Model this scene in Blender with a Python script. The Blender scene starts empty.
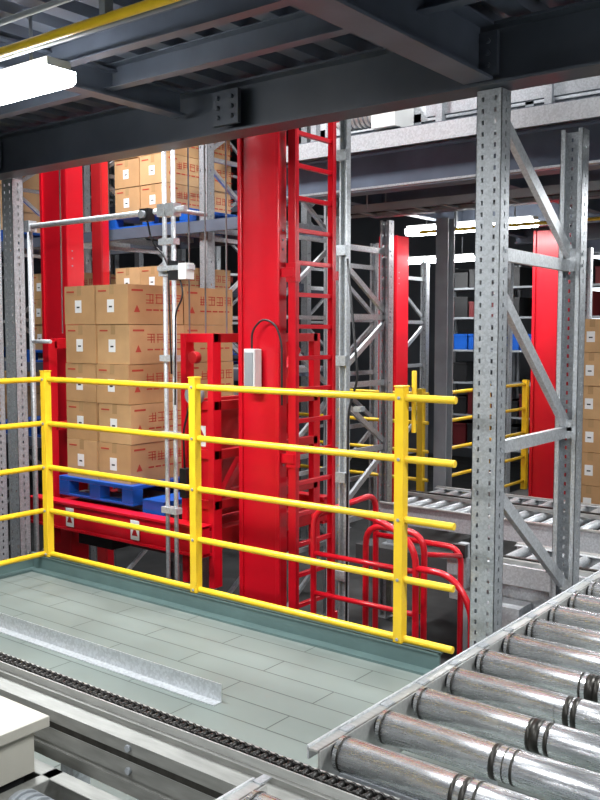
import bpy, bmesh, math, random
from mathutils import Vector, Matrix
random.seed(7)
S=bpy.context.scene

# ---------------------------------------------------------------- materials
def mat(name,col,rough=0.5,metal=0.0,var=0.08,scale=6.0,bump=0.0,spec=0.5,emit=None,es=0,coat=0,vor=False,rv=0.0,stretch=None):
    m=bpy.data.materials.new(name); m.use_nodes=True
    nt=m.node_tree; b=nt.nodes['Principled BSDF']
    c=(col[0],col[1],col[2],1)
    b.inputs['Base Color'].default_value=c
    b.inputs['Roughness'].default_value=rough
    b.inputs['Metallic'].default_value=metal
    b.inputs['Specular IOR Level'].default_value=spec
    if coat: b.inputs['Coat Weight'].default_value=coat; b.inputs['Coat Roughness'].default_value=0.12
    if emit:
        b.inputs['Emission Color'].default_value=(*emit,1); b.inputs['Emission Strength'].default_value=es
    if var>0:
        tc=nt.nodes.new('ShaderNodeTexCoord')
        mp=nt.nodes.new('ShaderNodeMapping')
        if stretch: mp.inputs['Scale'].default_value=stretch
        nt.links.new(tc.outputs['Object'],mp.inputs['Vector'])
        if vor:
            t=nt.nodes.new('ShaderNodeTexVoronoi'); t.inputs['Scale'].default_value=scale; out=t.outputs['Color']
            bw=nt.nodes.new('ShaderNodeRGBToBW'); nt.links.new(out,bw.inputs[0]); fac=bw.outputs[0]
        else:
            t=nt.nodes.new('ShaderNodeTexNoise'); t.inputs['Scale'].default_value=scale; t.inputs['Detail'].default_value=6; fac=t.outputs['Fac']
        nt.links.new(mp.outputs['Vector'],t.inputs['Vector'])
        r=nt.nodes.new('ShaderNodeValToRGB')
        r.color_ramp.elements[0].position=0.3; r.color_ramp.elements[1].position=0.72
        r.color_ramp.elements[0].color=tuple(max(0,x*(1-var)) for x in col)+(1,)
        r.color_ramp.elements[1].color=tuple(min(1,x*(1+var)) for x in col)+(1,)
        nt.links.new(fac,r.inputs['Fac']); nt.links.new(r.outputs['Color'],b.inputs['Base Color'])
        if rv>0:
            mr=nt.nodes.new('ShaderNodeMapRange'); mr.inputs['To Min'].default_value=max(0,rough-rv); mr.inputs['To Max'].default_value=min(1,rough+rv)
            nt.links.new(fac,mr.inputs['Value']); nt.links.new(mr.outputs['Result'],b.inputs['Roughness'])
        if bump>0:
            bp=nt.nodes.new('ShaderNodeBump'); bp.inputs['Strength'].default_value=bump; bp.inputs['Distance'].default_value=0.01
            nt.links.new(fac,bp.inputs['Height']); nt.links.new(bp.outputs['Normal'],b.inputs['Normal'])
    return m

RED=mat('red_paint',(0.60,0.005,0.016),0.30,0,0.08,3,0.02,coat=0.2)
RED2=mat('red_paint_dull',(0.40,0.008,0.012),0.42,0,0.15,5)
DKRED=mat('dark_red_plastic',(0.10,0.008,0.01),0.5,0,0.15,5)
YEL=mat('yellow_paint',(0.86,0.56,0.025),0.32,0,0.08,8)
GALV=mat('galvanised_steel',(0.42,0.44,0.46),0.42,0.5,0.12,110,0.02,vor=True)
GALVL=mat('galvanised_light',(0.55,0.57,0.59),0.4,0.4,0.10,90,vor=True)
ALU=mat('aluminium_profile',(0.52,0.52,0.50),0.35,0.6,0.1,12,rv=0.08,stretch=(1,8,8))
ALUD=mat('aluminium_dusty',(0.25,0.25,0.232),0.5,0.3,0.18,9,rv=0.08,stretch=(1,6,6))
DARKST=mat('dark_steel_paint',(0.055,0.064,0.082),0.42,0.0,0.2,4)
BLUEST=mat('blue_grey_steel_paint',(0.10,0.118,0.155),0.42,0.0,0.2,4)
DECK=mat('steel_deck',(0.12,0.138,0.18),0.42,0.2,0.25,3)
GREYP=mat('grey_paint',(0.28,0.30,0.32),0.5,0,0.12,6)
WHITEP=mat('white_paint',(0.72,0.72,0.70),0.45,0,0.06,5)
BEIGE=mat('beige_cover',(0.46,0.44,0.38),0.5,0,0.08,6)
CHROME=mat('roller_steel',(0.80,0.81,0.83),0.27,0.88,0.08,14,rv=0.05,stretch=(1,12,12))
BANDM=mat('roller_wear_and_slot_shade',(0.05,0.047,0.042),0.4,0.7,0.3,30)
BLACK=mat('black_rubber',(0.012,0.012,0.013),0.5,0,0.2,20)
CHAINM=mat('chain_steel',(0.040,0.038,0.036),0.4,0.7,0.3,60)
CARTON=mat('corrugated_cardboard',(0.50,0.29,0.13),0.75,0,0.10,5,0.05)
CARTON2=mat('corrugated_cardboard_pale',(0.56,0.34,0.16),0.75,0,0.08,7,0.05)
TAPE=mat('packing_tape',(0.46,0.29,0.14),0.25,0,0.05,5)
PRINT=mat('red_print',(0.46,0.05,0.025),0.6,0,0,1)
LABEL=mat('paper_label',(0.85,0.85,0.83),0.6,0,0.03,20)
BLUE=mat('blue_plastic',(0.01,0.09,0.42),0.35,0,0.1,6)
WALL=mat('wall_paint',(0.11,0.12,0.135),0.8,0,0.15,1.5)
CONC=mat('dark_concrete',(0.06,0.06,0.06),0.8,0,0.3,3,0.1)
TOE=mat('toe_board_paint',(0.105,0.165,0.16),0.4,0,0.12,5)
LAMPM=mat('lamp_diffuser',(0.9,0.9,0.9),0.4,0,0,1,emit=(0.97,0.99,1.0),es=22)
WINM=mat('window_daylight',(0.8,0.85,0.9),0.4,0,0,1,emit=(0.85,0.93,1.0),es=2.0)

def floor_mat():
    m=bpy.data.materials.new('platform_panels'); m.use_nodes=True; nt=m.node_tree; b=nt.nodes['Principled BSDF']
    tc=nt.nodes.new('ShaderNodeTexCoord')
    br=nt.nodes.new('ShaderNodeTexBrick')
    br.offset=0.5; br.squash=1
    br.inputs['Scale'].default_value=1.0
    br.inputs['Brick Width'].default_value=0.80; br.inputs['Row Height'].default_value=0.155
    br.inputs['Mortar Size'].default_value=0.0033; br.inputs['Mortar Smooth'].default_value=0.2
    br.inputs['Color1'].default_value=(0.215,0.255,0.236,1); br.inputs['Color2'].default_value=(0.228,0.268,0.248,1)
    br.inputs['Mortar'].default_value=(0.07,0.09,0.083,1)
    nt.links.new(tc.outputs['Object'],br.inputs['Vector'])
    n=nt.nodes.new('ShaderNodeTexNoise'); n.inputs['Scale'].default_value=3; n.inputs['Detail'].default_value=8
    nt.links.new(tc.outputs['Object'],n.inputs['Vector'])
    mx=nt.nodes.new('ShaderNodeMixRGB'); mx.blend_type='MULTIPLY'; mx.inputs['Fac'].default_value=0.35
    nt.links.new(br.outputs['Color'],mx.inputs['Color1']); nt.links.new(n.outputs['Fac'],mx.inputs['Color2'])
    nt.links.new(mx.outputs['Color'],b.inputs['Base Color'])
    mr=nt.nodes.new('ShaderNodeMapRange'); mr.inputs['To Min'].default_value=0.35; mr.inputs['To Max'].default_value=0.65
    nt.links.new(n.outputs['Fac'],mr.inputs['Value']); nt.links.new(mr.outputs['Result'],b.inputs['Roughness'])
    bp=nt.nodes.new('ShaderNodeBump'); bp.inputs['Strength'].default_value=0.3; bp.inputs['Distance'].default_value=0.004; bp.invert=True
    nt.links.new(br.outputs['Fac'],bp.inputs['Height']); nt.links.new(bp.outputs['Normal'],b.inputs['Normal'])
    return m
FLOORM=floor_mat()

# ---------------------------------------------------------------- mesh builder
class B:
    def __init__(s): s.v=[];s.f=[];s.mi=[];s.sm=[];s.mats=[]
    def add(s,vs,fs,m,smooth=False):
        if m not in s.mats: s.mats.append(m)
        k=s.mats.index(m); o=len(s.v)
        s.v.extend([tuple(p) for p in vs])
        for i,f in enumerate(fs):
            s.f.append([o+j for j in f]); s.mi.append(k)
            s.sm.append(smooth if isinstance(smooth,bool) else smooth[i])
    def box(s,x0,x1,y0,y1,z0,z1,m):
        if x0>x1:x0,x1=x1,x0
        if y0>y1:y0,y1=y1,y0
        if z0>z1:z0,z1=z1,z0
        vs=[(x0,y0,z0),(x1,y0,z0),(x1,y1,z0),(x0,y1,z0),(x0,y0,z1),(x1,y0,z1),(x1,y1,z1),(x0,y1,z1)]
        s.add(vs,[(3,2,1,0),(4,5,6,7),(0,1,5,4),(1,2,6,5),(2,3,7,6),(3,0,4,7)],m)
    def prof(s,p,q,pts,m,up=(0,0,1)):
        p=Vector(p);q=Vector(q);d=(q-p).normalized();u=Vector(up)
        sd=d.cross(u).normalized(); u2=sd.cross(d).normalized()
        n=len(pts)
        a=[p+sd*x+u2*y for x,y in pts]; b=[q+sd*x+u2*y for x,y in pts]
        fs=[(i,(i+1)%n,n+(i+1)%n,n+i) for i in range(n)]+[tuple(range(n-1,-1,-1)),tuple(range(n,2*n))]
        s.add(a+b,fs,m)
    def beam(s,p,q,w,h,m,up=(0,0,1)):
        s.prof(p,q,[(-w/2,-h/2),(w/2,-h/2),(w/2,h/2),(-w/2,h/2)],m,up)
    def ibeam(s,p,q,w,h,m,t=0.012,up=(0,0,1)):
        a=w/2;c=h/2;e=t/2
        s.prof(p,q,[(-a,-c),(a,-c),(a,-c+t),(e,-c+t),(e,c-t),(a,c-t),(a,c),(-a,c),(-a,c-t),(-e,c-t),(-e,-c+t),(-a,-c+t)],m,up)
    def cchan(s,p,q,w,h,m,t=0.005,up=(0,0,1),flip=1):
        a=w*flip;c=h/2;e=t*flip
        s.prof(p,q,[(0,-c),(a,-c),(a,-c+t),(e,-c+t),(e,c-t),(a,c-t),(a,c),(0,c)],m,up)
    def cyl(s,p,q,r,m,n=12,r2=None,caps=True):
        p=Vector(p);q=Vector(q);d=(q-p).normalized()
        u=Vector((0,0,1)) if abs(d.z)<0.9 else Vector((1,0,0))
        a=d.cross(u).normalized();b=a.cross(d).normalized(); r2=r if r2 is None else r2
        vs=[];
        for c,rr in((p,r),(q,r2)):
            for i in range(n):
                t=2*math.pi*i/n; vs.append(c+a*math.cos(t)*rr+b*math.sin(t)*rr)
        fs=[(i,(i+1)%n,n+(i+1)%n,n+i) for i in range(n)]; sm=[True]*n
        if caps: fs+=[tuple(range(n-1,-1,-1)),tuple(range(n,2*n))]; sm+=[False,False]
        s.add(vs,fs,m,sm)
    def tube(s,pts,r,m,n=8,rad=0.0):
        P=[Vector(p) for p in pts]
        if rad>0:
            R=[P[0]]
            for i in range(1,len(P)-1):
                a,b,c=P[i-1],P[i],P[i+1]
                da=(a-b);dc=(c-b);l=min(rad,da.length*0.49,dc.length*0.49)
                A=b+da.normalized()*l;C=b+dc.normalized()*l
                for k in range(7):
                    t=k/6; R.append(A*(1-t)**2+b*2*t*(1-t)+C*t*t)
            R.append(P[-1]);P=R
        vs=[];fs=[];pa=None
        for i,p in enumerate(P):
            d=(P[min(i+1,len(P)-1)]-P[max(i-1,0)]).normalized()
            if pa is None:
                u=Vector((0,0,1)) if abs(d.z)<0.9 else Vector((1,0,0)); pa=d.cross(u).normalized()
            pa=(pa-d*pa.dot(d)).normalized(); pb=d.cross(pa)
            for k in range(n):
                t=2*math.pi*k/n; vs.append(p+pa*math.cos(t)*r+pb*math.sin(t)*r)
        for i in range(len(P)-1):
            for k in range(n): fs.append((i*n+k,i*n+(k+1)%n,(i+1)*n+(k+1)%n,(i+1)*n+k))
        sm=[True]*len(fs)
        fs+=[tuple(range(n-1,-1,-1)),tuple(range((len(P)-1)*n,len(P)*n))]; sm+=[False,False]
        s.add(vs,fs,m,sm)
    def fin(s,name,bevel=0):
        xs=[v[0] for v in s.v];ys=[v[1] for v in s.v];zs=[v[2] for v in s.v]
        c=Vector(((min(xs)+max(xs))/2,(min(ys)+max(ys))/2,min(zs)))
        me=bpy.data.meshes.new(name)
        me.from_pydata([tuple(Vector(v)-c) for v in s.v],[],s.f)
        for m in s.mats: me.materials.append(m)
        me.polygons.foreach_set('material_index',s.mi); me.polygons.foreach_set('use_smooth',s.sm)
        bm=bmesh.new();bm.from_mesh(me);bmesh.ops.recalc_face_normals(bm,faces=bm.faces);bm.to_mesh(me);bm.free()
        me.update()
        o=bpy.data.objects.new(name,me); o.location=c; S.collection.objects.link(o)
        if bevel:
            md=o.modifiers.new('bevel','BEVEL'); md.width=bevel; md.segments=2; md.limit_method='ANGLE'; md.angle_limit=math.radians(50)
        return o

FZ=-0.09   # platform floor level
# ---------------------------------------------------------------- room shell
b=B(); b.box(-5.02,2.2,-3.0,3.62,FZ-0.12,FZ,FLOORM); b.fin('floor')
b=B(); b.box(-16,6,-4,18,-1.5,-1.3,CONC); b.fin('floor_aisle')
b=B(); b.box(-4.3,6,6.35,18,-0.5,-0.35,CONC); b.fin('floor_far')
b=B(); b.box(-16,6,18,18.2,-1.5,7,WALL); b.fin('wall_back')
b=B(); b.box(-16.2,-16,-4,18,-1.5,7,WALL); b.fin('wall_left')
b=B(); b.box(6,6.2,-4,18,-1.5,7,WALL); b.fin('wall_right')
b=B(); b.box(-16,6,-4.2,-4,-1.5,7,WALL); b.fin('wall_front')
b=B(); b.box(-16.2,6.2,-4.2,18.2,7,7.2,DARKST); b.fin('ceiling')
b=B()
b.box(-7.5,-5.7,17.9,17.98,1.4,3.0,WINM)
for x in (-7.5,-6.6,-5.7): b.box(x-0.04,x+0.04,17.85,17.99,1.35,3.05,GREYP)
for z in (1.37,2.2,3.03): b.box(-7.54,-5.66,17.85,17.99,z-0.04,z+0.04,GREYP)
b.fin('window_1')
b=B()
b.box(-5.04,-1.95,3.56,3.575,FZ,0.005,TOE); b.box(-5.04,-1.95,3.50,3.56,FZ,FZ+0.012,TOE); b.box(-5.04,-1.95,3.555,3.60,-0.003,0.005,TOE)
b.fin('trim_1')
b=B()
b.box(-4.995,-4.98,-3,3.555,FZ,0.005,TOE); b.box(-4.98,-4.92,-3,3.50,FZ,FZ+0.012,TOE)
b.fin('trim_2')

def deck(name,x0,x1,y0,y1,z,per=0.30,dep=0.055):
    b=B(); n=int((x1-x0)/per); pr=[]
    for i in range(n):
        x=x0+i*per
        pr+=[(x,z),(x+per*0.45,z),(x+per*0.52,z+dep),(x+per*0.93,z+dep)]
    pr.append((x0+n*per,z))
    vs=[(x,y0,zz) for x,zz in pr]+[(x,y1,zz) for x,zz in pr]; k=len(pr)
    b.add(vs,[(i,i+1,k+i+1,k+i) for i in range(k-1)],DECK)
    b.box(x0,x1,y0,y1,z+dep+0.002,z+dep+0.05,DARKST)
    return b.fin(name)
deck('ceiling_deck',-9.2,3.0,-3.5,3.85,2.82,per=0.22)
deck('ceiling_deck',-4.7,5.5,5.62,16,2.82)

# mezzanine beams
b=B()
b.ibeam((-9.2,3.72,2.665),(3.0,3.72,2.665),0.16,0.26,DARKST)
for x in (-7.6,-5.45,-1.83,1.8):
    b.ibeam((x,-3.5,2.67),(x,3.63,2.67),0.14,0.24,BLUEST)
for y in (3.15,1.2,2.75,0.0,-1.4):
    b.cchan((-9.2,y,2.76),(3.0,y,2.76),0.06,0.12,BLUEST)
for x in (-3.65,0.0):
    b.ibeam((x,-3.5,2.73),(x,3.63,2.73),0.09,0.14,BLUEST)
for x in (-5.45,-3.3,-1.83):
    b.box(x-0.09,x+0.09,3.62,3.645,2.57,2.75,DARKST)
    for dx in (-0.05,0.05):
        for dz in (-0.05,0.0,0.05): b.cyl((x+dx,3.60,2.66+dz),(x+dx,3.622,2.66+dz),0.012,DARKST,6)
b.fin('mezzanine_beam')
b=B()
b.ibeam((-4.7,5.68,2.64),(5.5,5.68,2.64),0.16,0.28,BLUEST)
b.cchan((-4.7,5.58,2.85),(5.5,5.58,2.85),0.06,0.12,GALVL,flip=-1)
b.box(-4.7,5.5,5.52,5.58,2.50,2.515,GALV)
for y in (7.2,8.8,10.4,12.0,14.0):
    b.ibeam((-4.7,y,2.66),(5.5,y,2.66),0.12,0.24,BLUEST)
for x in (-4.6,-3.1,-1.6,0.2,2.2,4.2):
    b.ibeam((x,5.75,2.7),(x,16,2.7),0.1,0.18,BLUEST)
b.fin('mezzanine_beam')
b=B()
b.tube([(-4.6,7.9,2.46),(5,7.9,2.46)],0.016,YEL,8)
for x in (-4.2,-2.4,-0.6,1.2): b.box(x-0.012,x+0.012,7.885,7.915,2.47,2.82,GREYP)
b.fin('yellow_conduit')
b=B()
for y in (6.05,6.30): b.box(-4.4,5.0,y,y+0.012,2.42,2.48,GREYP)
x=-4.35
while x<5: b.box(x,x+0.03,6.05,6.31,2.42,2.432,GREYP); x+=0.25
for y in (6.12,6.18,6.25): b.tube([(-4.4,y,2.45),(5.0,y,2.45)],0.016,BLACK,6)
for x in (-4.0,-2.0,0.0,2.0,4.0):
    for y in (6.045,6.318): b.cyl((x,y,2.44),(x,y,2.82),0.006,GREYP,6)
b.fin('cable_tray')

# ceiling conduits
b=B()
b.tube([(-7,2.22,2.60),(2,2.22,2.60)],0.018,YEL,10)
for x in (-6,-4.2,-2.6,-1,0.6): b.box(x-0.015,x+0.015,2.20,2.24,2.61,2.82,GREYP)
b.fin('yellow_conduit')
b=B()
for y,z in ((2.30,2.64),(2.35,2.64),(2.12,2.66)): b.tube([(-7,y,z),(2,y,z)],0.012,GREYP,8)
for x in (-5.5,-3.7,-2.1,-0.5): b.box(x-0.015,x+0.015,2.10,2.37,2.655,2.67,GREYP)
b.fin('cable_conduit')

# ---------------------------------------------------------------- lamps
def lamp(x,y,z,L,power,w=0.17,ceil=2.82):
    b=B()
    b.box(-L/2,L/2,-w*0.35,w*0.35,0.045,0.08,WHITEP)
    b.prof((-L/2,0,0),(L/2,0,0),[(-w/2,0.045),(-w/2,0.0),(-w/2*0.75,-0.02),(-w/2*0.2,-0.02),(-w/2*0.08,-0.004),(w/2*0.08,-0.004),(w/2*0.2,-0.02),(w/2*0.75,-0.02),(w/2,0.0),(w/2,0.045)],LAMPM)
    for sx in (-0.35,0.35): b.cyl((sx*L,0,0.07),(sx*L,0,ceil-z),0.008,GREYP,6)
    o=b.fin('fluorescent_lamp')
    o.location=o.location+Vector((x,y,z))
    ld=bpy.data.lights.new('lamp_light','AREA'); ld.shape='RECTANGLE'; ld.size=L*0.9; ld.size_y=0.15; ld.energy=power; ld.color=(0.95,0.98,1.0)
    lo=bpy.data.objects.new('lamp_light',ld); S.collection.objects.link(lo); lo.parent=o
    lo.location=(0,0,-0.01)
    return o
lamp(-3.76,2.42,2.52,1.25,85)
lamp(0.1,2.9,2.52,1.25,75)  # added lamp out of view, there to put highlights on the rollers
lamp(-2.4,0.2,2.52,1.25,45)
lamp(0.4,-1.2,2.52,1.25,80)
lamp(-4.26,8.3,2.50,1.4,35)
lamp(-0.8,7.0,2.50,1.4,45)
lamp(-3.2,11.5,2.50,1.4,25)
lamp(0.5,10.5,2.50,1.4,35)
lamp(-6.6,11.7,2.50,1.4,25)
def highbay(x,y,z,power):
    b=B(); b.cyl((0,0,0.0),(0,0,0.16),0.24,GREYP,20,r2=0.10); b.cyl((0,0,-0.01),(0,0,0.0),0.22,LAMPM,20); b.cyl((0,0,0.16),(0,0,7-z),0.01,GREYP,6)
    o=b.fin('high_bay_lamp'); o.location=o.location+Vector((x,y,z))
    ld=bpy.data.lights.new('lamp_light','AREA'); ld.shape='DISK'; ld.size=0.5; ld.energy=power; ld.color=(0.96,0.98,1.0)
    lo=bpy.data.objects.new('lamp_light',ld); S.collection.objects.link(lo); lo.parent=o; lo.location=(0,0,-0.02)
highbay(-5.2,4.1,5.6,340); highbay(-8.5,4.6,5.6,150); highbay(-2.2,4.7,5.6,170); highbay(-7,8.2,5.6,80)

# ---------------------------------------------------------------- safety railing
b=B(); Yr=3.6; zs=[0.02,0.306,0.592,0.878,1.165]
for x in (-4.86,-3.52,-2.18):
    b.box(x-0.024,x+0.024,Yr-0.03,Yr+0.020,-0.21,1.215,YEL); b.box(x-0.028,x+0.028,Yr-0.034,Yr+0.024,1.215,1.222,YEL)
    for z in zs: b.cyl((x,Yr-0.037,z),(x,Yr-0.028,z),0.009,GREYP,6)
b.cyl((-2.14,Yr+0.04,1.0),(-2.14,Yr+0.04,1.29),0.012,YEL,8)
for z in zs:
    b.cyl((-4.89,Yr,z),(-1.90,Yr,z),0.0175,YEL,12)
    b.cyl((-4.885,3.6,z),(-4.885,-2.9,z),0.0175,YEL,12)
for y in (2.2,0.8,-0.6,-2.0): b.box(-4.91,-4.86,y-0.026,y+0.026,FZ,1.215,YEL)
b.fin('safety_railing',bevel=0.003)

# ---------------------------------------------------------------- perforated rack uprights
def strip_holes(b,fn,u0,u1,cols,hw,z0,z1,pitch,hh,m):
    e=[u0]
    for c in cols: e+=[c-hw/2,c+hw/2]
    e.append(u1)
    for i in range(0,len(e),2): fn(e[i],e[i+1],z0,z1)
    for i in range(1,len(e)-1,2):
        z=z0
        while z<z1:
            fn(e[i],e[i+1],z,min(z1,z+pitch-hh)); z+=pitch
def upright(b,x,y,z0,z1,W=0.12,D=0.09,face=-1,m=GALV,pitch=0.05):
    t=0.003; yb=y-face*D
    strip_holes(b,lambda a,c,za,zb:b.box(a,c,y,y-face*t,za,zb,m),x-W/2,x+W/2,[x-0.03,x+0.03],0.011,z0,z1,pitch,0.020,m)
    ym=(y+yb)/2; lo,hi=min(y,yb),max(y,yb)
    for sx in (-1,1):
        xa=x+sx*W/2; xb=xa-sx*t
        strip_holes(b,lambda a,c,za,zb:b.box(xa,xb,a,c,za,zb,m),lo,hi,[ym],0.012,z0,z1,pitch,0.020,m)
        b.box(xa,xa-sx*0.025,yb,yb+face*t,z0,z1,m)
    b.box(x-W/2-0.02,x+W/2+0.02,min(y,yb)-0.02,max(y,yb)+0.02,z0,z0+0.008,m)
def frame(x,y0,y1,z0,z1,br,name='rack_upright_frame',m=GALV,bm_=GALVL,W=0.12,pitch=0.05,brace=0.05):
    b=B()
    upright(b,x,y0,z0,z1,W=W,face=-1,m=m,pitch=pitch); upright(b,x,y1,z0,z1,W=W,face=1,m=m,pitch=pitch)
    for za,zb in br:
        b.cchan((x,y0+0.05,za),(x,y1-0.05,zb),0.03,brace,bm_,t=0.003,flip=-1)
        b.box(x-0.02,x+0.032,y0+0.04,y0+0.075,za-0.03,za+0.03,bm_); b.box(x-0.02,x+0.032,y1-0.075,y1-0.04,zb-0.03,zb+0.03,bm_)
        for yy,zz in ((y0+0.06,za),(y1-0.06,zb)): b.cyl((x,yy,zz),(x+W/2+0.006,yy,zz),0.01,GREYP,6)
    return b.fin(name)
frame(-1.81,3.70,4.76,-1.3,2.53,[(2.51,1.88),(1.83,1.82),(1.75,0.97),(0.93,0.93),(0.80,0.10),(0.0,0.0),(-0.1,-0.9)],brace=0.06)
b=B(); upright(b,-5.50,3.78,-1.3,2.53); upright(b,-5.95,3.9,-1.3,2.8,m=GALV); b.fin('rack_upright')

def fbr(z0,z1,st=0.75):
    r=[];z=z0+0.1;k=0
    while z+st<z1:
        r.append((z,z)); r.append((z+0.05,z+st-0.05) if k%2==0 else (z+st-0.05,z+0.05)); z+=st;k+=1
    r.append((z,z)); return r
for x,y in ((-4.62,6.42),(-5.9,8.2),(-4.1,10.3),(-2.2,10.3),(-5.3,10.6),(-6.6,10.6),(-3.2,11.0)):
    frame(x,y,y+0.95,-0.35 if x>-4.3 else -1.3,2.52,fbr(-0.35,2.5,0.62),m=GALVL,pitch=0.1,W=0.10)

# ---------------------------------------------------------------- cartons
def glyph(b,pos,off,sz,z):
    def st(a0,a1,z0,z1): b.box(off,off+0.0012,a0,a1,z0,z1,PRINT)
    w=sz*0.09
    for zz in random.sample([0.08,0.35,0.6,0.88],3): st(pos,pos+sz*0.95,z+sz*zz,z+sz*zz+w)
    for aa in random.sample([0.1,0.45,0.8],2): st(pos+sz*aa,pos+sz*aa+w,z+sz*0.1,z+sz*0.95)
def carton(b,x0,x1,y0,y1,z0,z1,detail=True):
    g=0.004; m=random.choice((CARTON,CARTON,CARTON2))
    b.box(x0+g,x1-g,y0+g,y1-g,z0,z1-0.004,m)
    yf=y0+g; xf=x1-g; W=x1-x0; H=z1-z0; D=y1-y0
    ym=(y0+y1)/2; xm=(x0+x1)/2
    b.box(xm-0.025,xm+0.025,yf-0.0008,y1-g,z1-0.004,z1-0.003,TAPE)
    b.box(xm-0.025,xm+0.025,yf-0.0008,yf,z1-0.075,z1-0.004,TAPE)
    if detail:
        b.box(xm-0.05,xm+0.025,yf-0.0014,yf,z0+H*0.30,z0+H*0.62,LABEL)
        b.box(xm-0.03,xm+0.005,yf-0.002,yf-0.0012,z0+H*0.42,z0+H*0.46,BLACK)
        b.box(x0+0.03,x0+0.12,yf-0.0014,yf,z0+H*0.82,z0+H*0.86,PRINT)
        s=H*0.27; n=4; a=y0+D*0.32
        b.box(xf,xf+0.0012,y0+0.04,y0+0.15,z0+H*0.82,z0+H*0.87,PRINT)
        for i in range(n): glyph(b,a+i*s*1.2,xf,s,z0+H*0.50)
        for i in range(5): b.box(xf,xf+0.0012,a+i*s*0.9,a+i*s*0.9+s*0.7,z0+H*0.34,z0+H*0.38,PRINT)
        t=0.03; c=y0+D*0.16; zz=z0+H*0.3
        b.add([(xf+0.0013,c-t,zz),(xf+0.0013,c+t,zz),(xf+0.0013,c,zz+1.8*t)],[(0,1,2)],PRINT)
def stack(x0,y0,z0,nx,ny,nz,cx,cy,cz,name='carton_stack',detail=True):
    b=B()
    for k in range(nz):
        for i in range(nx):
            for j in range(ny):
                jx=random.uniform(-.008,.008);jy=random.uniform(-.008,.008)
                carton(b,x0+i*cx+jx,x0+(i+1)*cx+jx-0.006,y0+j*cy+jy,y0+(j+1)*cy+jy-0.006,z0+k*cz,z0+(k+1)*cz,detail)
    return b.fin(name,bevel=0.004)
def pallet(x0,x1,y0,y1,z,h=0.14):
    b=B()
    b.box(x0,x1,y0,y1,z+h-0.03,z+h,BLUE)
    for i in range(3):
        yy=y0+(y1-y0-0.1)*i/2
        for j in range(3):
            xx=x0+(x1-x0-0.12)*j/2
            b.box(xx,xx+0.12,yy,yy+0.1,z+0.02,z+h-0.03,BLUE)
        b.box(x0,x1,yy,yy+0.1,z,z+0.02,BLUE)
    b.fin('plastic_pallet',bevel=0.004)
stack(-5.69,4.40,0.355,2,2,5,0.365,0.57,0.293)
pallet(-5.75,-4.90,4.36,5.58,0.207,0.148)

# ---------------------------------------------------------------- crane
def mast(x0,x1,y0,y1,z0,z1,deep=0):
    b=B(); b.box(x0,x1,y0,y1,z0,z1,RED)
    if deep: b.box(x0,x0+0.17,y1,y1+deep,z0,z1,RED)
    for xx in (x0-0.012,x1-0.02): b.box(xx,xx+0.032,y0-0.018,y0,z0,z1,RED)
    b.box(x0-0.03,x1+0.01,y0-0.06,y1+0.06,z0,z0+0.03,RED2)
    for z in (0.6,2.0,3.4):
        for dz in (0,0.06,0.12): b.cyl((x1,y0+0.04,z+dz),(x1+0.008,y0+0.04,z+dz),0.008,GREYP,6)
    return b.fin('crane_mast',bevel=0.008)
mast(-3.99,-3.665,4.52,4.60,-0.98,5.6,0.16)
mast(-6.24,-5.92,4.62,4.78,-0.98,5.6)
b=B()
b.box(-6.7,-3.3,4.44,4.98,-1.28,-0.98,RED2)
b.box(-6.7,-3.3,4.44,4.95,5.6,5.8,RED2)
for x in (-6.5,-3.45):
    b.cyl((x,4.40,-1.14),(x,4.44,-1.14),0.15,GREYP,20); b.cyl((x,4.37,-1.14),(x,4.40,-1.14),0.04,BLACK,12)
b.fin('crane_base_beam',bevel=0.005)
b=B(); lx=-3.585; L0,L1=4.56,4.99
for y in (L0,L1):
    b.box(lx-0.03,lx+0.03,y-0.008,y+0.008,-0.9,4.4,RED); b.box(lx+0.022,lx+0.03,y-0.03 if y==L1 else y,y if y==L1 else y+0.03,-0.9,4.4,RED)
z=-0.75
while z<4.3:
    b.box(lx-0.014,lx+0.014,L0,L1,z-0.014,z+0.014,RED); z+=0.205
for z in (-0.5,0.65,1.85,2.9,4.0):
    b.box(-3.66,lx+0.03,L0-0.03,L0-0.008,z-0.03,z+0.03,RED); b.box(lx-0.03,lx+0.03,L1+0.008,L1+0.04,z-0.03,z+0.03,RED)
    b.box(lx-0.04,lx+0.04,L0-0.02,L0+0.03,z-0.06,z+0.06,RED)
b.fin('access_ladder',bevel=0.002)
b=B()
b.box(-3.88,-3.79,4.42,4.495,1.08,1.36,WHITEP); b.box(-3.87,-3.80,4.412,4.42,1.10,1.34,GREYP); b.box(-3.86,-3.81,4.495,4.518,1.13,1.31,GREYP)
b.tube([(-3.835,4.45,1.36),(-3.835,4.45,1.48),(-3.75,4.46,1.56),(-3.65,4.47,1.52),(-3.61,4.48,1.40),(-3.61,4.48,1.0)],0.007,BLACK,8,rad=0.05)
b.fin('control_box',bevel=0.004)

# lifting carriage
b=B(); 
for y in (4.25,5.62):
    b.box(-5.98,-4.10,y,y+0.07,-0.02,0.18,RED)
    b.box(-5.98,-4.10,y-0.02,y+0.09,0.165,0.185,RED); b.box(-5.98,-4.10,y-0.02,y+0.09,-0.025,-0.005,RED)
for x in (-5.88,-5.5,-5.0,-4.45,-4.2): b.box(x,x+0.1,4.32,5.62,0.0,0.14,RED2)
for y in (4.55,4.95,5.25): b.box(-5.75,-4.85,y,y+0.14,0.14,0.205,GREYP)
for x in (-4.38,-4.13):
    for y in (4.34,5.45):
        b.box(x,x+0.05,y,y+0.08,-0.25,1.46,RED)
for z in (1.40,0.95,0.62,0.28):
    b.box(-4.38,-4.08,4.35,4.40,z,z+0.06,RED); b.box(-4.38,-4.33,4.4,5.5,z,z+0.06,RED); b.box(-4.13,-4.08,4.4,5.5,z,z+0.06,RED2)
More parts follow.
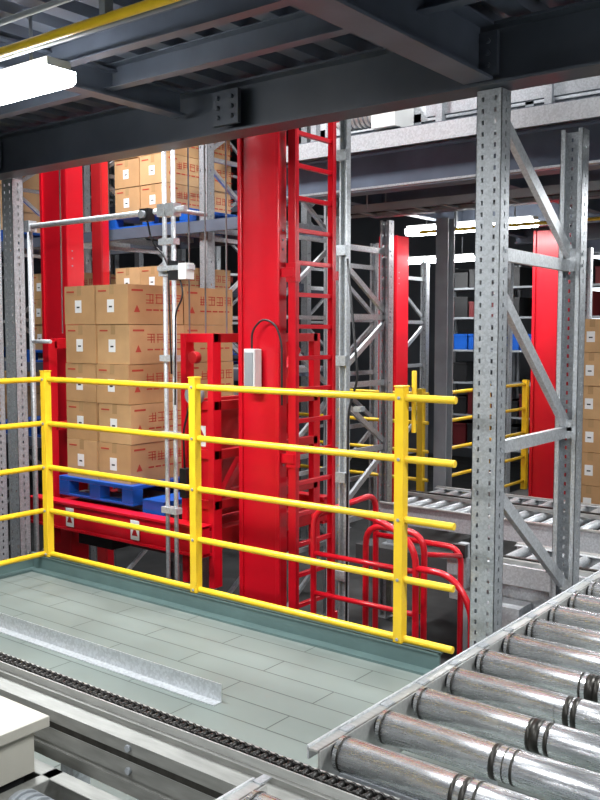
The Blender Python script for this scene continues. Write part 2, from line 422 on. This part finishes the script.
b.box(-4.33,-4.13,4.375,4.385,0.0,0.95,RED); b.box(-4.40,-4.385,4.45,5.45,0.15,1.0,RED2)
for y in (4.34,5.45): b.box(-5.88,-5.82,y,y+0.08,-0.2,1.4,RED)
b.box(-5.88,-5.82,4.4,5.5,1.34,1.42,RED); b.box(-5.88,-5.82,4.4,5.5,0.7,0.76,RED)
b.beam((-4.20,4.42,0.2),(-4.20,5.4,1.35),0.05,0.05,RED)
b.cyl((-4.23,4.29,1.05),(-4.23,4.35,1.05),0.065,GREYP,20); b.cyl((-4.23,4.28,1.05),(-4.23,4.36,1.05),0.02,BLACK,10)
b.cyl((-4.23,4.30,1.30),(-4.23,4.35,1.30),0.04,RED2,16)
b.box(-4.34,-4.28,4.28,4.34,0.35,0.55,BLACK); b.tube([(-4.31,4.30,0.55),(-4.31,4.29,0.8),(-4.25,4.29,0.98)],0.008,BLACK,6,rad=0.05)
# blue drive covers and cable chain beside the forks
b.box(-4.82,-4.60,4.38,4.75,0.145,0.27,BLUE); b.box(-4.58,-4.44,4.40,4.70,0.145,0.24,BLACK); b.box(-4.80,-4.62,4.95,5.3,0.145,0.29,BLUE)
b.box(-5.7,-5.3,4.5,5.2,-0.20,0.0,BLACK); b.cyl((-5.25,4.7,-0.115),(-4.8,4.7,-0.115),0.09,BLACK,18); b.box(-4.8,-4.6,4.6,4.85,-0.22,-0.005,GREYP)
for x in (-5.50,-4.78):
    b.box(x,x+0.09,4.226,4.23,0.01,0.15,LABEL); b.add([(x+0.015,4.225,0.04),(x+0.075,4.225,0.04),(x+0.045,4.225,0.11)],[(0,1,2)],RED2)
b.add([(-4.28,4.372,0.70),(-4.18,4.372,0.70),(-4.18,4.372,0.84),(-4.28,4.372,0.84)],[(0,1,2,3)],LABEL)
b.add([(-4.23,4.370,0.71),(-4.19,4.370,0.77),(-4.23,4.370,0.83),(-4.27,4.370,0.77)],[(0,1,2,3)],RED2)
b.fin('lifting_carriage',bevel=0.003)
b=B()
for x,y in ((-4.32,4.37),(-4.17,4.37),(-4.10,4.5),(-5.85,4.5)): b.cyl((x,y,1.46),(x,y,5.6),0.006,GREYP,6)
b.fin('hoist_rope')
b=B(); b.box(-6.64,-6.57,5.50,5.60,-1.3,5.5,RED); b.box(-6.67,-6.54,5.48,5.50,-1.3,5.5,RED2); b.fin('red_guide_post',bevel=0.004)

# sensor frame
b=B(); Y=4.12
for x in (-4.29,-4.21): b.cyl((x,Y,-1.3),(x,Y,2.95),0.015,GALVL,10)
b.cyl((-5.72,Y,-1.3),(-5.72,Y,2.28),0.02,GALVL,10)
b.cyl((-5.78,Y,2.25),(-4.1,Y,2.25),0.02,GALVL,10); b.cyl((-5.72,Y,1.40),(-5.5,Y,1.40),0.015,GALVL,8)
b.cyl((-4.21,Y,2.25),(-4.21,Y+0.3,2.25),0.015,GALVL,8)
for x in (-5.72,-4.29,-4.21): b.box(x-0.035,x+0.035,Y-0.035,Y+0.035,2.21,2.29,GALVL)
for z in (2.75,1.85,1.3,0.8,0.3,2.05): b.box(-4.32,-4.18,Y-0.03,Y+0.025,z-0.02,z+0.02,GALVL)
b.box(-4.46,-4.38,Y-0.06,Y,2.19,2.27,BLACK); b.cyl((-4.42,Y-0.09,2.23),(-4.42,Y-0.06,2.23),0.025,GREYP,12)
b.box(-4.18,-4.10,Y-0.07,Y-0.01,1.80,1.92,BLACK); b.box(-4.28,-4.00,Y-0.08,Y-0.02,1.86,1.89,GALVL); b.box(-4.08,-4.01,Y-0.09,Y-0.02,1.80,1.90,WHITEP)
b.tube([(-4.42,Y-0.03,2.2),(-4.38,Y-0.03,2.05),(-4.28,Y-0.04,1.98),(-4.22,Y-0.04,1.9),(-4.20,Y-0.04,1.2)],0.006,BLACK,6,rad=0.06)
b.tube([(-4.12,Y-0.04,1.82),(-4.08,Y-0.04,1.7),(-4.16,Y-0.04,1.6),(-4.18,Y-0.03,1.0)],0.006,BLACK,6,rad=0.06)
b.fin('sensor_frame')

b=B()
b.prof((-3.08,4.42,-1.3),(-3.08,4.42,4.0),[(-0.026,-0.02),(0.026,-0.02),(0.026,0.02),(0.018,0.02),(0.018,-0.012),(-0.018,-0.012),(-0.018,0.02),(-0.026,0.02)],GALVL,up=(0,-1,0))
for z in (2.5,1.95,1.3,0.6,0.0): b.box(-3.11,-3.04,4.37,4.40,z-0.03,z+0.03,GALV)
b.box(-3.00,-2.95,4.40,4.45,1.0,1.03,GALV)
b.tube([(-3.04,4.39,1.9),(-2.97,4.40,1.2),(-3.03,4.39,1.0),(-3.04,4.39,-0.3)],0.007,BLACK,6,rad=0.05)
b.fin('cable_support_pole')

# ---------------------------------------------------------------- storage racks beyond the aisle (left part)
def rack(xs,y0,y1,z0,z1,levels):
    b=B()
    for x in xs:
        upright(b,x,y0,z0,z1,W=0.1,face=-1,m=GALV,pitch=0.2); upright(b,x,y1,z0,z1,W=0.1,face=1,m=GALV,pitch=0.2)
        for za,zb in fbr(z0,z1,0.7): b.beam((x,y0+0.05,za),(x,y1-0.05,zb),0.03,0.035,GALVL)
    for z in levels:
        for y in (y0-0.02,y1+0.02): b.box(xs[0],xs[-1],y-0.02,y+0.02,z-0.1,z,BLUEST)
        for i in range(len(xs)-1):
            for k in (0.2,0.5,0.8):
                x=xs[i]+(xs[i+1]-xs[i])*k; b.box(x-0.02,x+0.02,y0,y1,z-0.05,z,GALVL)
    return b.fin('storage_rack')
XS=[-12.6,-11.2,-9.8,-8.4,-7.0,-5.6,-4.9]
LV=[0.35,1.15,2.45,4.0]
rack(XS,5.85,6.85,-1.3,5.6,LV)
for i,x in enumerate(XS[:-1]):
    w=XS[i+1]-x-0.2
    for j,z in enumerate(LV):
        if w<0.9 or (i,j) in ((2,1),(3,2)): continue
        pallet(x+0.12,x+0.12+min(1.1,w),5.85,6.9,z,0.13)
        n=[2,3,3,3][j]
        if (i+j)%4==3: continue
        stack(x+0.16,5.9,z+0.13,2,2,n,0.36,0.45,0.27,detail=(i>2))
XS2=[-12,-10.4,-8.8,-7.2]
rack(XS2,9.4,10.4,-1.3,5.6,[0.3,1.2,2.1,3.4])

b=B()
for sx in (-7.0,-5.9,-4.8,-3.7,-2.6,-1.5):
    for z in (-0.3,0.2,0.7,1.2,1.7,2.15):
        b.box(sx,sx+1.05,12.6,13.2,z-0.03,z,GREYP)
        for k in range(4):
            m=random.choice((DKRED,BLACK,BLACK,DKRED,BLACK,BLACK)); h=random.uniform(0.22,0.36)
            if z==1.2 and k<3: m=BLUE; h=0.24
            if z!=1.2 and random.random()<0.25: continue
            x=sx+0.05+k*0.25
            b.box(x,x+0.22,12.6,13.1,z,z+h,m); b.box(x-0.006,x+0.226,12.59,13.11,z+h-0.03,z+h,m)
    for xx in (sx,sx+1.03): b.box(xx-0.02,xx+0.02,12.57,12.62,-0.35,2.5,GREYP); b.box(xx-0.02,xx+0.02,13.2,13.24,-0.35,2.5,GREYP)
b.fin('crate_shelf')
mast(-5.44,-5.23,8.5,8.75,-1.3,2.52)
mast(-3.86,-3.49,9.0,9.3,-0.35,2.52)
b=B()
for x,y in ((-4.18,7.66),(-1.85,8.9),(-1.2,7.66)):
    b.ibeam((x,y,-0.35),(x,y,2.54),0.13,0.13,GREYP,up=(0,1,0))
b.fin('steel_column')
stack(-3.05,7.95,-0.21,2,2,6,0.4,0.45,0.30)
pallet(-3.1,-2.2,7.91,8.90,-0.35,0.14)

b=B(); zf=[-0.25,0.03,0.31,0.59,0.87]
for z in zf: b.cyl((-4.2,9.9,z),(0.5,9.9,z),0.018,YEL,8)
for x in (-4.2,-3.2,-2.0,-0.8,0.4): b.box(x-0.03,x+0.03,9.87,9.93,-0.35,0.92,YEL)
b.fin('safety_railing')
b=B()
for z in zf: b.cyl((-4.28,7.9,z),(-4.28,9.8,z),0.018,YEL,8)
for y in (7.9,8.8,9.8): b.box(-4.31,-4.25,y-0.03,y+0.03,-0.35,0.92,YEL)
b.fin('safety_railing')
b=B()
for z in zf[1:]: b.cyl((-6.3,7.62,z),(-4.32,7.62,z),0.018,YEL,8)
for x in (-6.3,-5.4,-4.4): b.box(x-0.03,x+0.03,7.59,7.65,-1.3,0.92,YEL)
b.fin('safety_railing')

# ---------------------------------------------------------------- pallet conveyors beyond the railing
def conv(x0,x1,y0,y1,z,zf,rollers=True,strips=True,pitch=0.15):
    b=B()
    for y,fl in ((y0,1),(y1,-1)):
        b.cchan((x0,y,z-0.08),(x1,y,z-0.08),0.05,0.16,GALVL,flip=-fl)
        b.box(x0,x1,y-0.02,y+0.02,z,z+0.012,ALU)
    n=int((x1-x0)/0.9)
    for i in range(n+1):
        x=x0+0.1+i*(x1-x0-0.2)/max(1,n)
        for y in (y0+0.03,y1-0.03): b.box(x-0.03,x+0.03,y-0.03,y+0.03,zf,z-0.1,GREYP); b.box(x-0.06,x+0.06,y-0.06,y+0.06,zf,zf+0.01,GREYP)
        b.box(x-0.025,x+0.025,y0,y1,z-0.16,z-0.11,GALV)
    if rollers:
        x=x0+0.08
        while x<x1-0.05: b.cyl((x,y0+0.01,z-0.035),(x,y1-0.01,z-0.035),0.035,GALVL,14); x+=pitch
    if strips:
        for y,w in ((y0+(y1-y0)/2-0.05,0.10),):
            b.box(x0,x1,y,y+w,z+0.002,z+0.03,ALU); b.box(x0,x1,y+w*0.35,y+w*0.65,z+0.03,z+0.04,CHAINM)
    return b
b=conv(-2.75,3.0,5.15,6.2,-0.10,-1.3)
for x in (-2.3,-1.35):
    b.box(x-0.12,x+0.12,4.95,5.14,-0.42,-0.18,GALVL); b.cyl((x+0.12,5.04,-0.3),(x+0.38,5.04,-0.3),0.075,GREYP,18)
    for k in range(6): b.cyl((x+0.15+k*0.035,5.04,-0.3),(x+0.16+k*0.035,5.04,-0.3),0.085,GREYP,18)
    b.cyl((x+0.38,5.04,-0.3),(x+0.43,5.04,-0.3),0.08,BLACK,18)
b.box(-2.7,-0.5,5.02,5.05,-0.06,0.06,GALVL); b.box(-2.7,-0.5,5.05,5.15,-0.06,-0.05,GALVL)
for x in (-2.6,-2.0,-1.4): b.box(x,x+0.06,4.97,5.02,-0.12,0.16,GALV); b.box(x-0.01,x+0.07,4.93,4.97,0.08,0.16,BLACK)
b.fin('pallet_conveyor')
conv(-4.15,3.0,6.5,7.5,0.0,-0.35).fin('pallet_conveyor')
conv(-1.7,3.0,7.85,8.7,0.05,-0.35).fin('pallet_conveyor')
# red guard hoops
b=B()
b.tube([(-3.16,4.22,-1.3),(-3.16,4.22,0.44),(-2.76,4.22,0.44),(-2.46,4.22,0.32),(-2.46,4.22,-1.3)],0.019,RED,10,rad=0.14)
b.tube([(-3.16,4.22,0.16),(-2.46,4.22,0.16)],0.015,RED,10)
b.tube([(-3.16,4.22,-0.08),(-2.46,4.22,-0.08)],0.015,RED,10)
b.tube([(-2.94,4.45,-1.3),(-2.94,4.45,0.32),(-2.54,4.45,0.32),(-2.54,4.45,-1.3)],0.019,RED,10,rad=0.12)
b.tube([(-3.16,4.22,0.38),(-3.16,4.9,0.42),(-3.16,4.9,-1.3)],0.019,RED,10,rad=0.12)
b.tube([(-3.16,4.9,0.15),(-2.54,4.9,0.15),(-2.54,4.9,-1.3)],0.018,RED,10,rad=0.1)
b.tube([(-2.54,4.45,0.2),(-2.54,4.9,0.1)],0.015,RED,10)
b.tube([(-2.46,4.22,0.18),(-2.24,4.22,0.18),(-2.12,4.22,0.02),(-2.12,4.22,-1.3)],0.018,RED,10,rad=0.12)
b.fin('red_guard_rail')

# upper level conveyor on far deck
b=conv(-4.4,1.0,5.85,6.8,3.16,2.93,rollers=True,strips=False)
b.cyl((-3.98,5.66,3.06),(-3.66,5.66,3.06),0.085,WHITEP,18); b.box(-3.66,-3.46,5.58,5.84,2.94,3.17,WHITEP); b.cyl((-4.0,5.66,3.06),(-3.96,5.66,3.06),0.07,BLACK,18)
for k in range(7): b.cyl((-3.94+k*0.04,5.66,3.06),(-3.93+k*0.04,5.66,3.06),0.095,GREYP,18)
b.box(-3.3,-1.5,5.74,5.78,3.0,3.12,GALV)
for x in (-4.3,-3.2,-2.4,-1.6): b.box(x,x+0.05,5.70,5.76,2.93,3.5,GALV)
b.tube([(-4.3,5.73,3.45),(1.0,5.73,3.45)],0.02,YEL,8)
b.fin('pallet_conveyor')

# ---------------------------------------------------------------- roller conveyor (foreground right)
ZT=0.42
def roller(b,y,x0,x1,z,r=0.044):
    b.cyl((x0,y,z),(x1,y,z),r,CHROME,40)
    for xx in (x0+0.012,x1-0.03): b.cyl((xx,y,z),(xx+0.006,y,z),r+0.0012,BANDM,40)
    for xx in (0.33,0.36,0.385,0.78,0.81):
        b.cyl((x0+xx+random.uniform(-.012,.012),y,z),(x0+xx+random.choice((0.008,0.016,0.02)),y,z),r+0.0006,BANDM,40)
    b.cyl((x0-0.015,y,z),(x0,y,z),r*0.6,BLACK,14)
    b.cyl((x0-0.035,y,z),(x1+0.035,y,z),0.011,GREYP,8)
def roller_conv(y0,y1,ys,x0=-1.30,x1=-0.12,zt=ZT):
    b=B()
    for x,fl in ((x0,1),(x1,-1)):
        b.box(x-0.004,x+0.004,y0,y1,zt-0.15,zt,ALU)
        b.box(x-0.035 if fl>0 else x,x if fl>0 else x+0.035,y0,y1,zt-0.006,zt,ALU)
        b.box(x-0.035 if fl>0 else x,x if fl>0 else x+0.035,y0,y1,zt-0.15,zt-0.144,ALU)
        b.box(x-fl*0.035-0.003,x-fl*0.035+0.003,y0,y1,zt-0.03,zt+0.006,GALVL)
        for y in ys:
            b.cyl((x-0.02,y,zt-0.035),(x+0.02,y,zt-0.035),0.016,GREYP,6)
            b.box(x-0.03,x-0.006,y+0.06,y+0.10,zt,zt+0.004,GALV)
        yy=y0+0.1
        while yy<y1 and yy<3.5:
            b.box(x-0.03,x+0.03,yy-0.03,yy+0.03,FZ+0.012,zt-0.15,GALV); b.box(x-0.05,x+0.05,yy-0.05,yy+0.05,FZ,FZ+0.012,GALV); yy+=0.85
    for y in ys: roller(b,y,x0+0.02,x1-0.02,zt-0.025)
    yy=y0+0.05
    while yy<y1: b.box(x0,x1,yy,yy+0.05,zt-0.14,zt-0.09,GREYP); yy+=0.85
    return b.fin('roller_conveyor')
roller_conv(1.76,4.25,[1.83+0.2*i for i in range(12)])
roller_conv(0.42,1.55,[0.48+0.2*i for i in range(6)])

# ---------------------------------------------------------------- chain conveyor (foreground)
b=B(); x0,x1=-4.3,0.8; zt=ZT
b.box(x0,x1,1.645,1.650,zt-0.06,zt-0.008,ALU); b.box(x0,x1,1.694,1.699,zt-0.06,zt-0.008,ALU); b.box(x0,x1,1.63,1.72,zt-0.065,zt-0.055,ALU)
b.box(x0,x1,1.699,1.725,zt-0.03,zt-0.024,ALU)
b.box(x0,x1,1.650,1.694,zt-0.05,zt-0.03,BLACK)
x=x0+0.02; k=0; P=0.026
while x<x1-0.02:
    yo=0.002 if k%2 else -0.002
    for yy,sg in ((1.655,-1),(1.685,1)):
        y_=yy+sg*yo; L=P*0.62
        b.box(x-L,x+L,y_,y_+0.004,zt-0.021,zt-0.007,CHAINM)
        for sx in (-P/2,P/2): b.cyl((x+sx,y_,zt-0.014),(x+sx,y_+0.004,zt-0.014),0.0115,CHAINM,10)
    b.cyl((x-P/2,1.657,zt-0.013),(x-P/2,1.687,zt-0.013),0.0085,CHAINM,10)
    x+=P;k+=1
b.prof((x0,1.645,zt),(x1,1.645,zt),[(0,-0.03),(0.015,-0.03),(0.015,-0.045),(0.070,-0.05),(0.070,-0.085),(0.063,-0.085),(0.063,-0.105),(0.070,-0.105),(0.070,-0.150),(0.063,-0.150),(0.063,-0.165),(0.070,-0.165),(0.070,-0.20),(0,-0.20)],ALUD)
b.box(x0,x1,1.577,1.583,zt-0.105,zt-0.085,BANDM)  # dark strip laid in the profile slot, paints the shade of the groove
for x in (-3.9,-3.0,-2.1,-1.5):
    b.box(x-0.03,x+0.03,1.60,1.66,FZ,zt-0.2,GALV); b.box(x-0.06,x+0.06,1.57,1.69,FZ,FZ+0.01,GALV)
for x in (-3.5,-2.6,-1.8):
    for dz in (-0.067,-0.13): b.cyl((x,1.567,zt+dz),(x,1.577,zt+dz),0.01,GREYP,6)
b.fin('chain_conveyor')
# drive unit
b=B()
b.box(-2.75,-2.0,1.18,1.47,0.395,0.425,BEIGE); b.box(-2.72,-2.03,1.21,1.44,0.27,0.395,BEIGE)
b.box(-2.70,-2.05,1.23,1.42,0.10,0.27,BLACK)
b.cchan((-3.2,1.16,0.20),(-1.95,1.16,0.20),0.05,0.10,ALUD,flip=1); b.cchan((-3.2,1.50,0.20),(-1.4,1.50,0.20),0.05,0.12,ALUD,flip=1)
for x in (-1.98,-1.72): b.box(x,x+0.05,0.6,1.55,0.10,0.16,ALUD)
b.box(-2.02,-1.98,1.15,1.50,0.05,0.26,ALUD)
for x,y in ((-3.1,1.14),(-1.96,1.14),(-3.1,1.5),(-1.45,1.5),(-1.96,0.7),(-1.7,0.7)): b.box(x-0.025,x+0.025,y-0.025,y+0.025,FZ,0.17,GALV)
b.cyl((-1.98,1.35,0.22),(-1.84,1.35,0.22),0.05,GREYP,18); b.cyl((-1.84,1.35,0.22),(-1.80,1.35,0.22),0.055,BLACK,18)
for k in range(4): b.cyl((-1.96+k*0.03,1.35,0.22),(-1.95+k*0.03,1.35,0.22),0.058,GREYP,18)
for z in (0.1,0.2): b.cyl((-1.985,1.22,z),(-1.965,1.22,z),0.014,GREYP,6)
b.fin('conveyor_drive_unit',bevel=0.003)
b=B()
b.tube([(-1.80,1.35,0.25),(-1.70,1.45,0.28),(-1.60,1.44,0.15),(-1.52,1.38,0.18),(-1.48,1.42,0.0),(-1.42,1.45,FZ+0.01)],0.008,BLACK,8,rad=0.05)
b.tube([(-1.80,1.33,0.2),(-1.72,1.40,0.20),(-1.64,1.42,0.22),(-1.60,1.38,0.12),(-1.56,1.25,FZ+0.02)],0.006,YEL,8,rad=0.05)
b.tube([(-2.2,1.55,0.02),(-1.9,1.50,0.06),(-1.7,1.52,0.0),(-1.5,1.3,FZ+0.02)],0.009,BLACK,8,rad=0.05)
b.tube([(-2.0,1.40,-0.05),(-1.8,1.45,-0.02),(-1.6,1.35,-0.04),(-1.5,1.1,FZ+0.02)],0.012,BLACK,8,rad=0.08)
b.tube([(-1.80,1.36,0.18),(-1.70,1.40,0.05),(-1.58,1.42,0.08),(-1.50,1.34,FZ+0.02)],0.008,BLACK,8,rad=0.05)
b.fin('control_cable')
b=B()
b.prof((-4.7,2.72,FZ),(-2.52,2.72,FZ),[(0,0),(0.05,0),(0.05,0.004),(0.004,0.004),(0.004,0.08),(0,0.08)],GALVL)
b.fin('floor_angle_guide')

# ---------------------------------------------------------------- world + camera
w=bpy.data.worlds.new('World'); S.world=w; w.use_nodes=True
w.node_tree.nodes['Background'].inputs[0].default_value=(0.72,0.8,0.95,1); w.node_tree.nodes['Background'].inputs[1].default_value=0.4
cd=bpy.data.cameras.new('camera'); cd.sensor_fit='VERTICAL'; cd.sensor_height=36; cd.lens=40.5; cd.clip_start=0.05
co=bpy.data.objects.new('camera',cd); S.collection.objects.link(co)
co.location=(0,0,1.47); co.rotation_euler=(math.radians(90-4.32),0,math.radians(37.7)); S.camera=co
S.view_settings.view_transform='Standard'
S.view_settings.exposure=0.22
